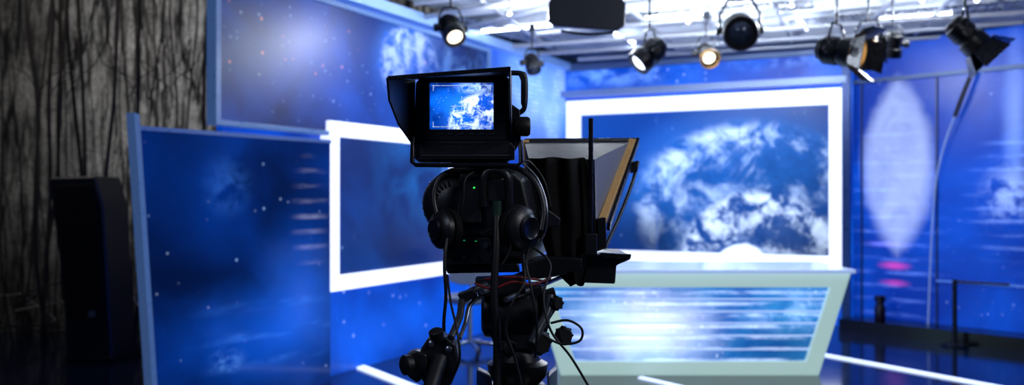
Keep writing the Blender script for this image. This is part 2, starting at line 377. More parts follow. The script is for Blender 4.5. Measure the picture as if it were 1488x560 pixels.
# forest backdrop wall (other set)
ft=SM('forest_backdrop'); x,y=ft.uv()
def trunks(fx,fy,z,w,th):
    n=ft.noise(ft.comb(ft.m('MULTIPLY',x,fx),ft.m('MULTIPLY',y,fy),z),1.0,4,0.55,0.2)
    return ft.mr(ft.m('ABSOLUTE',ft.m('SUBTRACT',n,th)),w*0.3,w)
def twigs(sx,sy,z,w):
    n=ft.noise(ft.comb(ft.m('MULTIPLY',x,sx),ft.m('MULTIPLY',y,sy),z),1.0,5,0.6,0.9)
    return ft.mr(ft.m('ABSOLUTE',ft.m('SUBTRACT',n,0.5)),0.0,w)
val=ft.m('MULTIPLY_ADD',trunks(2.6,0.25,1,0.022,0.5),0.9,0.1)
for a_,b_,c_,d_,e_ in((4.5,0.4,4,0.028,0.46),(7.0,0.6,9,0.035,0.53)):
    val=ft.m('MULTIPLY',val,ft.m('MULTIPLY_ADD',trunks(a_,b_,c_,d_,e_),0.65,0.35))
for a_,b_,c_,d_ in((4,2.2,2,0.012),(8,5,6,0.02),(17,11,7,0.04)):
    val=ft.m('MULTIPLY',val,ft.m('MULTIPLY_ADD',twigs(a_,b_,c_,d_),0.5,0.5))
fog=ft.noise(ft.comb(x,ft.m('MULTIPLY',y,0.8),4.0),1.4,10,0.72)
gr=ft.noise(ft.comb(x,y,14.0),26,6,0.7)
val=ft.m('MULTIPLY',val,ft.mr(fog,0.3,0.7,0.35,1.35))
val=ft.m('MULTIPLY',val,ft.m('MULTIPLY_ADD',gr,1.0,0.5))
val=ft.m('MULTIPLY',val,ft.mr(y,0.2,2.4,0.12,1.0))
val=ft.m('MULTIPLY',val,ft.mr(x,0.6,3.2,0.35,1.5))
ft.put(ft.b.inputs['Emission Color'],ft.vscale(lin((112,112,110)),val)); ft.b.inputs['Emission Strength'].default_value=0.85  # emission stands in for lamplight on the printed backdrop
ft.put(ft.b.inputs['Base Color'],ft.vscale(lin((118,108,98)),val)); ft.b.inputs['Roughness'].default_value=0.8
WF=Wall((-6.2,9.3),(1,0.05),(0.05,-1))
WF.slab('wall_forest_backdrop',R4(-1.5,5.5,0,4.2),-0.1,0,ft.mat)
g=group('bare_branches')
BARK=basic('bark',(40,36,32),0.8,0,scale=25,var=0.4,bump=0.5); STREAK=basic('pale_streak',(180,168,150),0.7,0,scale=25,var=0.4)
for i in range(40):
    u0=random.uniform(-30,285); p=[];Y=random.uniform(8.5,9.2); x0=(u0-CU)/F*Y
    if i%3: 
        n=6; x_=x0; z=0.0; lean=random.uniform(-.06,.06)
        for j in range(n): p.append(Vector((x_,Y+random.uniform(-.05,.05),z))); z+=0.78; x_+=lean+random.uniform(-.05,.05)
        tube('trunk_%d'%i,p,random.choice((.005,.007,.010,.018)),BARK,g,n=7)
        if i%2:
            q0=p[3]; sgn=random.choice((-1,1))
            tube('limb_%d'%i,[q0,q0+Vector((sgn*.12,0,.2)),q0+Vector((sgn*.3,-.05,.32)),q0+Vector((sgn*.42,0,.62))],.005,BARK,g,n=6)
    else:
        x_=x0; z=random.uniform(0.05,0.5)
        for j in range(6): p.append(Vector((x_,Y+random.uniform(-.5,.1),max(z,0.02)))); z+=random.uniform(-.14,.12); x_+=random.uniform(.05,.3)
        tube('branch_streak_%d'%i,p,random.uniform(0.005,0.010),STREAK if i%2 else BARK,g,n=6)  # pale ones stand in for light streaks on the floor, dark ones are branches

# black floor loudspeaker column
g=group('floor_loudspeaker')
Y=7.6
vf=CV+H*F/Y
prism('cabinet',[(70,258),(138,256),(150,300),(163,vf),(98,vf),(88,400)],Y,0.5,BLACK,g,bevel=0.02)
prism('grille',[(78,270),(132,268),(142,305),(152,vf-60),(102,vf-60),(94,400)],Y-0.02,0.03,CLOTH,g,bevel=0.008)
prism('port_label',rect(128,452,138,462),Y-0.03,0.02,basic('label',(90,95,100),0.5),g,bevel=0.001)
prism('foot_plate',rect(96,vf-8,166,vf),Y-0.03,0.56,BLACKM,g)

# ------------------------------------------------------------ floor light strips
LS=basic('floor_led',(220,230,255),0.3,emit=(200,218,255),es=1.5,var=0.02)
def strip(name,u0,v0,u1,v1,w=0.035):
    a=PZ(u0,v0,0);b=PZ(u1,v1,0);d=(b-a).normalized();n=Vector((-d.y,d.x,0))*w
    r=[a+n,b+n,b-n,a-n]; loft(name,[zz(r,0.001),zz(r,0.012)],LS)
strip('floor_light_strip',1192,516,1500,573)
strip('floor_light_strip',520,533,640,580,0.045)
strip('floor_light_strip',930,550,1060,580,0.02)

# ------------------------------------------------------------ desk
g=group('news_desk')
DESKF=basic('desk_frame',(215,235,228),0.3,0,emit=(172,206,200),es=0.7,var=0.04)
Yd=7.06
O=[(768,397),(1237,397),(1190,548),(815,548)]; I=[(800,418),(1207,418),(1172,526),(836,526)]
oa=[P(u,v,Yd) for u,v in O]; ia=[P(u,v,Yd) for u,v in I]
for p in oa[2:]: p.z=0.0
D=Vector((0,0.62,0)); dv=Vector((0,0.06,0))
vs=oa+ia+[p+D for p in oa]+[p+dv for p in ia]
fsx=[]
for i in range(4):
    j=(i+1)%4; fsx+=[(i,j,4+j,4+i),(i,8+i,8+j,j),(4+i,4+j,12+j,12+i)]
mesh('frame',vs,fsx,DESKF,g,bevel=0.006)
ip=[p+Vector((0,0.045,0)) for p in ia]
mDP=display('desk_front_picture',(40,92,198),(90,145,235),[
 ('blob',(935-CU)/F*Yd,0.36,0.8,0.45,1.0,(235,242,255),1.1,4,0.5),('blob',(1150-CU)/F*Yd,0.5,0.6,0.25,0.9,(190,215,255),0.7,6,0.9),
 ('dim',(1160-CU)/F*Yd,0.2,0.9,0.3,0.4),
 ('lines',1.6,0.4,2.6,1.2,11.3,(215,230,255),0.9),('stars',12,0.2,(255,255,255),0.9,0.5),('stars',26,0.25,(255,255,255),0.9,0.5)],0.95,0.2,bscale=1.5)
mesh('front_panel',ip+[p+Vector((0,0.02,0)) for p in ip],[(0,1,2,3),(4,5,6,7),(0,1,5,4),(1,2,6,5),(2,3,7,6),(3,0,4,7)],mDP,g,uv=[(p.x,p.z) for p in ip]*2)
SL=basic('slat',(80,120,190),0.3,0.3,emit=(180,205,248),es=1.0)
for i,v in enumerate((435,453,470,488,508)):
    f=(v-418)/(526-418); ul=800+36*f; ur=1207-35*f
    cyl('slat_%d'%i,P(ul,v,Yd+0.035),P(ur,v,Yd+0.035),0.006,SL,g,8)
zt=oa[0].z
box('desk_top',(oa[0].x-0.03,Yd-0.05,zt),(oa[1].x+0.02,Yd+0.8,zt+0.03),basic('desk_glass_top',(190,210,235),0.1,0,emit=(165,188,240),es=0.65,var=0.03),g,bevel=0.008)  # top's emission stands in for the screen reflected in the glass
box('back_leg_l',(oa[0].x+0.3,Yd+0.6,0),(oa[0].x+0.4,Yd+0.7,zt),DESKF,g); box('back_leg_r',(oa[1].x-0.4,Yd+0.6,0),(oa[1].x-0.3,Yd+0.7,zt),DESKF,g)

# items by right wall
g=group('floor_bottle'); o=WR.pt(kr(1292,475)[0],0.12,0.2)
lathe('bottle',o,Vector((0,0,1)),[(0,.05),(.01,.055),(.14,.055),(.17,.04),(.2,.04),(.2,.055),(.25,.055),(.26,.045)],basic('dark_red_glass',(22,10,26),0.2),g)
g=group('floor_stand'); o=WR.pt(kr(1417,475)[0],0.0,0.48)
cyl('post',o,o+Vector((0,0,.62)),.022,BLACKM,g); lathe('base',o,Vector((0,0,1)),[(0,.12),(.02,.12),(.03,.03)],BLACKM,g)
cyl('cross_bar',o+Vector((0,0,.6)),o+Vector((.35,-.3,.6)),.012,BLACKM,g)

# swivel chair behind tripod
g=group('swivel_chair'); o=Vector((-0.38,8.1,0)); ch=basic('chair_grey',(110,120,140),0.4)
lathe('seat',o+Vector((0,0,.44)),Vector((0,0,1)),[(0,.16),(.02,.22),(.06,.23),(.08,.2)],ch,g); cyl('stem',o+Vector((0,0,.1)),o+Vector((0,0,.45)),.025,STEEL,g)
for i in range(5):
    a=i*1.2566; e=Vector((math.cos(a)*.26,math.sin(a)*.26,.05)); cyl('base_arm_%d'%i,o+Vector((0,0,.1)),o+e+Vector((0,0,.02)),.018,STEEL,g,10); lathe('castor_%d'%i,o+e+Vector((-.012,0,-.02)),Vector((1,0,0)),[(0,.025),(.004,.03),(.02,.03),(.024,.025)],RUBBER,g,14)
tube('back_support',[o+Vector((0,.15,.46)),o+Vector((0,.26,.5)),o+Vector((0,.28,.65))],.015,STEEL,g)
loft('back_rest',[[o+Vector((x_*.2,.26+.05*(abs(x_))*-1+dy,z)) for x_,z in((-1,.62),(-.5,.58),(.5,.58),(1,.62),(1,.85),(.5,.9),(-.5,.9),(-1,.85))] for dy in(0,.04)],ch,g,bevel=.01)

# ------------------------------------------------------------ ceiling: pipes, tubes, fixtures
g=group('ceiling_lighting_grid'); GR=g
ZP=2.99
def pipe(i,u0,v0,u1,v1,r=0.026,z=ZP,mat=GREYPIPE):
    cyl('pipe_%d'%i,PZ(u0,v0,z),PZ(u1,v1,z),r,mat,g,12)
pl_=[(560,34,800,-6),(735,68,1488,18),(840,86,1488,46),(780,50,1130,16),(980,70,1488,32),(640,50,900,-15),(780,78,1250,50)]
for i,q in enumerate(pl_): pipe(i,*q)
for i,q in enumerate([(905,5,985,72),(1120,0,1150,60),(700,0,800,70),(1300,0,1235,52),(820,-20,900,60),(1010,-10,1060,66),(1390,-10,1330,50)]): pipe(20+i,*q,0.02,3.04)
BEAM=basic('beam_white',(210,216,228),0.45,0.05)
for i in range(9):
    t=0.5+i*0.62; a=P1+d2*0.1-d1*t; b=a+d2*8
    loft('beam_%d'%i,[[Vector((p.x,p.y,0))+Vector((0,s_,z)) for s_,z in((-.03,3.07),(.03,3.07),(.03,3.16),(-.03,3.16))] for p in(a,b)],BEAM,g)
for (u0,v0,u1,v1) in ((860,30,1180,6),(1150,34,1488,6),(620,22,800,60)):
    a=PZ(u0,v0,3.06); b=PZ(u1,v1,3.06); d=(b-a).normalized(); n=Vector((-d.y,d.x,0))*.14
    cyl('tray_rail_a',a+n,b+n,.012,STEEL,g,8); cyl('tray_rail_b',a-n,b-n,.012,STEEL,g,8)
    for j in range(15): q=a.lerp(b,j/14); q2=a.lerp(b,min(j+1,14)/14+.001); cyl('tray_rung_%d'%j,q+n,q-n,.008,STEEL,g,6); cyl('tray_diag_%d'%j,q+n,q2-n+Vector((0,0,.002)),.006,STEEL,g,6)
FL=basic('fluorescent',(240,245,255),0.3,emit=(225,235,255),es=18,var=0.0)
FW=basic('fixture_white',(200,205,215),0.4)
for i,(u,v) in enumerate([(900,52),(985,22),(1065,26),(760,40),(1165,34),(1330,24),(960,-40),(1250,-60),(1420,-10)]):
    c=PZ(u,v,3.05); dirn=d2 if i%2 else d1; hl=.3 if i%3 else .45
    cyl('fluorescent_tube_%d'%i,c-dirn*hl,c+dirn*hl,0.015,FL,g,10)
    for s_ in(-1,1): cyl('tube_socket_%d_%d'%(i,s_),c+dirn*s_*hl,c+dirn*s_*(hl+.03),.024,FW,g,10); cyl('tube_drop_%d_%d'%(i,s_),c+dirn*s_*(hl+.015),c+dirn*s_*(hl+.015)+Vector((0,0,.10)),.008,FW,g,6)
for i,(u,v) in enumerate([(1000,38),(1150,14),(870,28),(1340,8),(740,26),(1080,50)]):
    c=PZ(u,v,2.84); ld=bpy.data.lights.new('bulb','POINT'); ld.energy=38; ld.shadow_soft_size=.022; ld.color=(.85,.92,1)
    lo=bpy.data.objects.new('bulb_%d'%i,ld); sc.collection.objects.link(lo); lo.location=c; lo.parent=g; EMP[g].append(lo)
    cyl('bulb_holder_%d'%i,c+Vector((0,0,.03)),c+Vector((0,0,.08)),.014,FW,g,10); cyl('bulb_cord_%d'%i,c+Vector((0,0,.08)),Vector((c.x,c.y,3.16)),.004,RUBBER,g,6)
LENSW=basic('lamp_warm',(255,240,215),0.2,emit=(255,240,212),es=3,var=0)
LENSC=basic('lamp_cool',(235,240,255),0.2,emit=(225,235,255),es=3,var=0)
LENSD=basic('lamp_off_glass',(60,70,90),0.1,0.3)
BRASS=basic('warm_inner',(170,130,75),0.35,0.6)
def spotlight(u,v,Y,dirn,size=1.0,lens=LENSD,doors=True,energy=0,warm=False):
    g=group('studio_spotlight'); c=P(u,v,Y); dirn=Vector(dirn).normalized(); r=0.085*size; L=0.24*size
    lathe('housing',c-dirn*L*0.5,dirn,[(0,r*.5),(.01,r*.75),(L*.15,r*.8),(L*.18,r*.95),(L*.55,r*.95),(L*.58,r*.85),(L*.64,r*.85),(L*.68,r*1.05),(L*.96,r*1.08),(L,r*1.02),(L,r*.9),(L*.93,r*.88)],BLACK,g,28)
    for i in range(4): lathe('cooling_fin_%d'%i,c-dirn*L*(.28-.09*i),dirn,[(0,r*.9),(0,r*1.03),(.006,r*1.03),(.006,r*.9)],BLACKM,g,24)
    lathe('lens',c+dirn*L*.42,dirn,[(0,r*.7),(.004,r*.7),(.014*size,r*.5),(.02*size,r*.05)],lens,g,24)
    a,b=frame_axes(dirn)
    if warm: lathe('accessory_ring',c+dirn*L*.5,dirn,[(0,r*1.02),(0,r*1.16),(.025,r*1.18),(.025,r*1.04)],BRASS,g,24,close=True)
    if doors:
        f=c+dirn*L*.5
        for i,(s_,t_) in enumerate(((a,b),(-a,b),(b,a),(-b,a))):
            p0=f+s_*r*1.05; k_=dirn*r*1.3+s_*r*.75
            q=[p0-t_*r*.8,p0+t_*r*.8,p0+t_*r*1.15+k_,p0-t_*r*1.15+k_]; nn=s_*0.004
            loft('barn_door_%d'%i,[[x_-nn for x_ in q],[x_+nn for x_ in q]],BLACKM,g)
    h=Vector((-dirn.y,dirn.x,0)); h=h.normalized() if h.length>0.1 else Vector((1,0,0))
    top=c+Vector((0,0,r*1.9))
    tube('yoke',[c-h*r*1.15,c-h*r*1.2+Vector((0,0,r*1.0)),top-h*r*.7,top,top+h*r*.7,c+h*r*1.2+Vector((0,0,r*1.0)),c+h*r*1.15],0.008*size,BLACKM,g,smooth=False)
    for s_ in(-1,1): lathe('yoke_knob_%d'%s_,c+h*s_*r*1.0,h*s_,[(0,.02),(.02,.02),(.022,.03),(.045,.03),(.05,.025)],RUBBER,g,14)
    zt_=max(ZP,top.z+0.03); cyl('hanger',top,Vector((top.x,top.y,zt_)),.009,BLACKM,g,10)
    box('pipe_clamp',(top.x-.03,top.y-.025,zt_-.03),(top.x+.03,top.y+.025,zt_+.04),BLACKM,g,bevel=.006)
    if energy:
        ld=bpy.data.lights.new('lamp','SPOT'); ld.energy=energy; ld.spot_size=1.3; ld.spot_blend=.6; ld.shadow_soft_size=.04; ld.color=(1,.93,.82) if lens is LENSW else (.8,.88,1)
        lo=bpy.data.objects.new('lamp',ld); sc.collection.objects.link(lo); lo.location=c+dirn*(L*.5+.04); 
        lo.rotation_euler=dirn.to_track_quat('-Z','Y').to_euler(); lo.parent=g; EMP[g].append(lo)
spotlight(655,42,6.6,(.35,-.6,-.7),0.95,LENSW,False,40)
spotlight(773,92,8.6,(.2,-.5,-.9),.8,LENSD,False)
spotlight(944,78,6.6,(-.8,-.2,-.7),1.05,LENSC,False,30)
spotlight(1026,78,8.0,(.1,-.8,-.5),.9,LENSW,False,30,warm=True)
spotlight(1075,45,6.8,(-.2,-1,-.3),1.45,LENSD,False)
spotlight(1216,74,6.0,(.65,-.65,-.2),1.1,LENSW,True,30,warm=True)
spotlight(1262,58,6.6,(-.3,-.6,-.6),.85,LENSD,True,warm=True)
spotlight(1297,64,7.0,(.0,.3,-.95),.85,LENSD,False)
spotlight(1402,50,5.8,(.7,-.2,-.75),1.0,LENSD,True)
g=group('softlight_panel')
Y=6.0; a=[P(u,v,Y) for u,v in((797,2),(806,-6),(900,-6),(910,4),(908,38),(898,45),(806,38),(797,30))]
loft('housing',[a,[p+Vector((0,.16,.02)) for p in a]],DKGREY,g,bevel=.012)
for s_ in(815,890): cyl('hanger_%d'%s_,P(s_,0,Y+.08),Vector(((s_-CU)/F*Y,Y+.08,3.12)),.012,BLACKM,g)
tube('handle',[P(815,45,Y-.02),P(855,50,Y-.04),P(892,47,Y-.02)],.01,BLACKM,g)

# ------------------------------------------------------------ BROADCAST CAMERA
cam=group('broadcast_camera')
Y0=2.2
body=[(604,120),(612,112),(735,110),(744,118),(744,228),(736,236),(608,236),(600,228)]
prism('viewfinder_body',body,Y0+0.012,0.10,BLACK,cam,bevel=.004)
def ring(name,O,I,Ya,Yb,mat,par):
    n=len(O); vs=[P(u,v,Ya) for u,v in O]+[P(u,v,Ya) for u,v in I]; vs+=[p+Vector((0,Yb-Ya,0)) for p in vs]
    fs=[]
    for i in range(n):
        j=(i+1)%n; fs+=[(i,j,n+j,n+i),(i,2*n+i,2*n+j,j),(n+i,n+j,3*n+j,3*n+i),(2*n+i,3*n+i,3*n+j,2*n+j)]
    return mesh(name,vs,fs,mat,par,bevel=.0015)
ring('screen_bezel',rect(612,114,736,204),rect(624,120,717,188),Y0-.008,Y0+.014,BLACK,cam)
sc_a=P(624,188,Y0+.008); sc_b=P(717,120,Y0+.008); W_=sc_b.x-sc_a.x; Hh=sc_b.z-sc_a.z
mVF=display('viewfinder_picture',(4,30,125),(14,92,235),[
 ('planet',sc_a.x+W_*.82,sc_a.z+Hh*.05,W_*.55,Hh*.75,(225,240,255),1.7,34.0,.45,.60,(20,90,215),0.4,0.4,.15,.2),
 ('blob',sc_a.x+W_*.72,sc_a.z+Hh*.90,W_*.45,Hh*.22,.9,(190,220,255),1.1,60,.9),
 ('blob',sc_a.x+W_*.4,sc_a.z+Hh*.55,W_*.5,Hh*.5,1.0,(30,120,240),.45,20,.4),
 ('stars',170,.14,(220,235,255),1.4,.5)],1.3,.15,bscale=12)
q=[Vector((sc_a.x,sc_a.y,sc_b.z)),Vector((sc_b.x,sc_a.y,sc_b.z)),Vector((sc_b.x,sc_a.y,sc_a.z)),Vector((sc_a.x,sc_a.y,sc_a.z))]
mesh('viewfinder_screen',q+[p+Vector((0,.003,0)) for p in q],[(0,1,2,3),(4,5,6,7),(0,1,5,4),(1,2,6,5),(2,3,7,6),(3,0,4,7)],mVF,cam,uv=[(p.x,p.z) for p in q]*2)
MK=basic('marker_lines',(200,215,235),.4,emit=(200,220,250),es=.8)
def bar(name,u0,v0,u1,v1,Y,mat,par,t=.003): prism(name,rect(u0,v0,u1,v1),Y,t,mat,par,bevel=0)
bar('crosshair_h',655,154,688,154.8,Y0+.0055,MK,cam); bar('crosshair_v',670.6,140,671.4,168,Y0+.0055,MK,cam)
for i,(u,v,a_,b_) in enumerate(((629,124,10,.8),(629,124,.8,8),(703,124,10,.8),(712.4,124,.8,8),(629,184,10,.8),(629,177,.8,8),(703,184,10,.8),(712.4,177,.8,8),(640,184,62,.8),(640,124,62,.6))): bar('safe_mark_%d'%i,u,v,u+a_,v+b_,Y0+.0055,MK,cam)
for i in range(6): bar('button_%d'%i,636+i*15,193,644+i*15,196,Y0-.011,DKGREY,cam,.004)
bar('tally_strip',640,207,705,208.5,Y0-.013,DKGREY,cam,.004)
def plate(name,pts,mat,par,th=.004):
    ps=[P(*p) for p in pts]; n=(ps[1]-ps[0]).cross(ps[2]-ps[0]).normalized()*th
    return loft(name,[ps,[p+n for p in ps]],mat,par,bevel=.0012)
plate('hood_top',[(563,113,2.04),(742,99,2.04),(744,112,2.22),(604,116,2.22)],BLACK,cam)
plate('hood_side_left',[(563,113,2.04),(604,116,2.22),(602,212,2.22),(580,182,2.12),(566,146,2.05)],BLACK,cam)
plate('hood_side_right',[(742,99,2.04),(744,112,2.22),(744,215,2.22),(744,190,2.13),(742,140,2.05)],BLACK,cam)
plate('hood_lip',[(563,111,2.035),(742,97,2.035),(742,103,2.035),(563,117,2.035)],BLACKM,cam)
tp('hood_edge_trim',[(563,114,2.038),(566,146,2.048),(580,182,2.118),(601,212,2.215)],.0022,BLACKM,cam,smooth=False)
prism('control_panel',[(604,204),(740,204),(748,214),(748,232),(604,232)],Y0-.01,.06,BLACK,cam,bevel=.003)
tp('u_bracket',[(600,200,2.18),(599,236,2.17),(604,240,2.17),(752,241,2.17),(757,236,2.17),(756,204,2.18)],.0055,BLACKM,cam,smooth=False)
bar('bracket_edge',612,225,742,227,Y0-.014,DKGREY,cam,.004)
prism('side_arm',[(742,150),(756,160),(757,205),(742,228)],Y0+.01,.06,BLACK,cam,bevel=.004)
lathe('tilt_knob',P(744,184,2.2),Vector((1,0,0)),[(0,.012),(.006,.022),(.012,.024),(.038,.024),(.044,.020),(.045,.01)],RUBBER,cam,20)
tp('carry_handle',[(738,106,2.22),(757,107,2.22),(763,114,2.22),(763,150,2.22),(758,162,2.22),(742,168,2.22)],.0065,BLACK,cam)
prism('handle_grip',[(752,104),(760,104),(765,112),(765,152),(761,158),(757,150),(757,116)],Y0+.005,.03,BLACK,cam,bevel=.003)
prism('viewfinder_mount',[(655,236),(735,236),(728,250),(662,250)],2.24,.08,BLACKM,cam)
bodyO=[(640,252),(656,243),(752,242),(768,256),(778,300),(780,350),(760,384),(650,384),(642,362),(632,330),(632,280)]
a=[P(u,v,2.30) for u,v in bodyO]; cpt=sum(a,Vector())/len(a)
rings=[[cpt+(p-cpt)*.86+Vector((0,-.03,0)) for p in a],a,[p+Vector((.04,.2,.0)) for p in a],[cpt+(p-cpt)*.9+Vector((.1,.42,0)) for p in a]]
loft('camera_body',rings,BLACK,cam,bevel=.008,seg=3)
o=P(662,296,2.30)
lathe('side_shell',o-Vector((0,.06,0)),Vector((0,1,0)),[(0,.030),(.012,.062),(.03,.078),(.055,.084),(.09,.084),(.12,.075)],BLACK,cam,40)
for i in range(12):
    a_=math.radians(105+i*12)
    e=Vector((math.cos(a_),0,math.sin(a_)))
    tube('rib_%d'%i,[o+e*.045+Vector((0,-.056,0)),o+e*.068+Vector((0,-.037,0)),o+e*.082+Vector((0,-.01,0)),o+e*.085+Vector((0,.04,0))],.003,BLACKM,cam,n=6)
prism('rear_panel',[(668,252),(745,252),(748,330),(742,345),(660,345),(664,300)],2.235,.05,BLACK,cam,bevel=.005)
prism('battery_module',[(672,262),(697,262),(700,325),(668,325)],2.215,.04,BLACK,cam,bevel=.004)
lathe('power_led',P(689,273,2.212),Vector((0,-1,0)),[(0,.0022),(.002,.0022),(.003,.001)],GREEN,cam,10)
prism('connector_box',[(645,346),(712,346),(716,384),(648,386)],2.20,.09,BLACK,cam,bevel=.003)
for i,(u,v) in enumerate(((656,357),(672,356),(690,356),(706,357),(657,373),(674,373),(692,373))):
    lathe('bnc_%d'%i,P(u,v,2.203),Vector((0,-1,0)),[(0,.008),(.004,.008),(.004,.006),(.014,.006),(.014,.003)],DKGREY if i%2 else BLACKM,cam,14)
for i,(u,v) in enumerate(((673,349),(690,350))): bar('led_%d'%i,u,v,u+3,v+1.6,2.197,basic('led%d'%i,(20,160,90),.4,emit=(30,160,100),es=.5),cam,.004)
tp('horseshoe_handle',[(703,300,2.19),(702,262,2.18),(710,249,2.18),(728,249,2.18),(738,262,2.18),(739,300,2.19),(735,322,2.2)],.0095,BLACK,cam)
prism('handle_block',[(706,262),(734,260),(736,292),(708,294)],2.19,.04,BLACK,cam,bevel=.004)
lathe('lens_barrel',P(740,300,2.6),Vector((.35,1,0)),[(0,.06),(.02,.07),(.1,.07),(.11,.062),(.2,.062),(.22,.075),(.3,.075)],BLACK,cam,32)

hp=group('headphones')
tp('headband',[(636,318,2.17),(630,285,2.18),(642,256,2.19),(680,244,2.2),(725,240,2.2),(757,247,2.19),(780,270,2.18),(790,305,2.17),(786,335,2.16)],.007,BLACK,hp)
tp('headband_rim_light',[(757,236,2.2),(778,256,2.19),(791,284,2.18),(795,310,2.17),(792,338,2.17),(784,352,2.17)],.0028,STEEL,hp)  # thin steel arc stands in for rim light along the headband
def cup(name,u,v,Y,ax,r):
    c=P(u,v,Y); ax=Vector(ax).normalized()
    lathe(name+'_shell',c,ax,[(0,r*.5),(.006,r*.85),(.014,r),(.026,r),(.03,r*.9)],BLACK,hp,32)
    lathe(name+'_cushion',c+ax*.028,ax,[(0,r*.8),(.004,r*1.05),(.012,r*1.1),(.02,r*1.05),(.024,r*.85),(.02,r*.5)],CLOTH,hp,32)
    lathe(name+'_ring',c-ax*.004,ax,[(0,r*.45),(-.002,r*.5),(.002,r*.62)],BLACKM,hp,32)
cup('ear_cup_r',770,332,2.14,(-.7,.7,0),.052)
cup('ear_cup_l',632,334,2.16,(.8,.6,0),.047)
prism('yoke_r',[(783,308),(797,305),(815,318),(812,330),(795,332),(785,350)],2.17,.03,BLACK,hp,bevel=.004)
tube('headset_cable',[P(770,360,2.15),P(765,385,2.14),P(772,420,2.12),P(780,470,2.12),P(778,520,2.13)],.003,RUBBER,hp)

tp('cable_main',[(658,322,2.17),(650,345,2.14),(646,385,2.12),(648,430,2.12),(645,480,2.12),(652,560,2.12),(650,640,2.1)],.0042,RUBBER,cam)
tp('cable_thick',[(722,308,2.15),(721,360,2.13),(718,430,2.12),(722,480,2.12),(722,560,2.12),(724,650,2.1)],.0095,RUBBER,cam)
cyl('plug_thick',P(722,292,2.15),P(722,318,2.15),.0115,basic('plug_green',(44,70,60),.4,.4),cam)
cyl('plug_collar',P(722,318,2.15),P(721,342,2.14),.0095,BLACKM,cam)
cyl('plug_thin',P(662,310,2.17),P(657,326,2.165),.010,basic('plug_green2',(44,74,60),.4,.4),cam)
tp('cable_3',[(700,340,2.16),(735,330,2.13),(742,360,2.13),(730,385,2.13)],.003,RUBBER,cam)
tp('cable_4',[(760,370,2.16),(762,410,2.12),(745,440,2.1),(735,480,2.1),(748,520,2.1),(760,570,2.1)],.0035,RUBBER,cam)
tp('cable_5',[(775,360,2.2),(800,385,2.18),(790,430,2.14),(800,480,2.12),(830,520,2.12),(860,570,2.12)],.003,RUBBER,cam)
tp('cable_6',[(688,250,2.18),(676,262,2.16),(672,300,2.16),(662,312,2.17)],.0028,RUBBER,cam)
tp('cable_7',[(800,470,2.1),(825,466,2.1),(845,478,2.1),(842,496,2.1),(815,500,2.1),(790,488,2.1)],.003,RUBBER,cam)
tp('cable_8',[(750,240,2.25),(768,235,2.3),(790,262,2.3),(800,300,2.3)],.003,RUBBER,cam)

# ------------------------------------------------------------ TELEPROMPTER
tpm=group('teleprompter')
N=[(768,230,2.42),(864,232,2.42),(866,345,2.42),(768,345,2.42)]
Ff=[(762,206,2.85),(918,205,2.95),(870,326,2.58),(772,330,2.58)]
a=[P(*p) for p in N]; b=[P(*p) for p in Ff]
mesh('hood',a+b,[(2,3,7,6),(3,0,4,7)],CLOTH,tpm)
mesh('hood_top',[a[0],a[1],b[1],b[0]],[(0,1,2,3)],basic('hood_top_lit',(50,53,60),.5),tpm)  # grey paints the light falling on the black hood's top
mesh('hood_side',[a[1],a[2],b[2],b[1]],[(0,1,2,3)],HOODLIT,tpm)
def beam(name,p0,p1,w,t,mat,par):
    d=(p1-p0).normalized(); s_=Vector((1,0,0)); s_=(s_-d*s_.dot(d)).normalized(); n=d.cross(s_)
    r=lambda p:[p-s_*w-n*t,p+s_*w-n*t,p+s_*w+n*t,p-s_*w+n*t]
    return loft(name,[r(p0),r(p1)],mat,par,bevel=.002)
beam('glass_frame_right',P(919,206,2.93),P(875,322,2.56),.011,.012,TAN,tpm)
beam('glass_frame_right_edge',P(927,205,2.94),P(884,330,2.57),.005,.014,BLACKM,tpm)
beam('glass_frame_left',P(764,206,2.85),P(770,328,2.58),.010,.008,TAN,tpm)
cyl('glass_frame_top',P(763,205,2.86),P(926,204,2.96),.008,BLACKM,tpm)
GL=basic('prompter_glass',(30,40,60),.05,0); 
mesh('beam_splitter_glass',[P(764,208,2.86),P(918,208,2.96),P(871,326,2.59),P(770,330,2.59)],[(0,1,2,3)],GL,tpm)
tp('support_arm',[(927,236,2.9),(918,268,2.82),(900,315,2.72),(884,350,2.64),(876,368,2.6)],.006,BLACK,tpm)
prism('arm_joint',[(918,236),(928,233),(926,250),(916,252)],2.85,.03,BLACK,tpm)
cyl('mast',P(858.5,172,2.35),P(858.5,372,2.35),.0062,BLACKM,tpm,12)
prism('mast_clamp',[(850,340),(868,340),(868,372),(850,372)],2.33,.04,BLACK,tpm,bevel=.003)
prism('mast_stub',[(868,318),(880,316),(882,360),(868,366)],2.4,.05,BLACK,tpm)
rows=[(228,766,852),(262,768,858),(300,776,864),(340,784,866),(370,792,862),(395,804,856),(416,826,850)]
vs=[];nx=13
for ri,(v,ul,ur) in enumerate(rows):
    for j in range(nx):
        t=j/(nx-1); u_=ul+(ur-ul)*t
        vs.append(P(u_,v+1.5*math.sin(j*.9+ri),2.37+.014*math.sin(j*1.3+ri*.5)-.02*math.sin(math.pi*t)))
fsx=[(r*nx+j,r*nx+j+1,(r+1)*nx+j+1,(r+1)*nx+j) for r in range(len(rows)-1) for j in range(nx-1)]
o=mesh('cloth_shroud',vs,fsx,CLOTH,tpm,smooth=True)
o.modifiers.remove(o.modifiers['es'])
m=o.modifiers.new('sol','SOLIDIFY'); m.thickness=.006; m.offset=1
m=o.modifiers.new('sub','SUBSURF'); m.levels=1; m.render_levels=2
prism('monitor_tray',[(838,370),(917,371),(917,377),(896,386),(894,413),(836,411)],2.36,.28,BLACK,tpm,bevel=.004)
prism('tray_lip',[(872,368),(918,370),(916,376),(876,376)],2.33,.03,BLACKM,tpm)

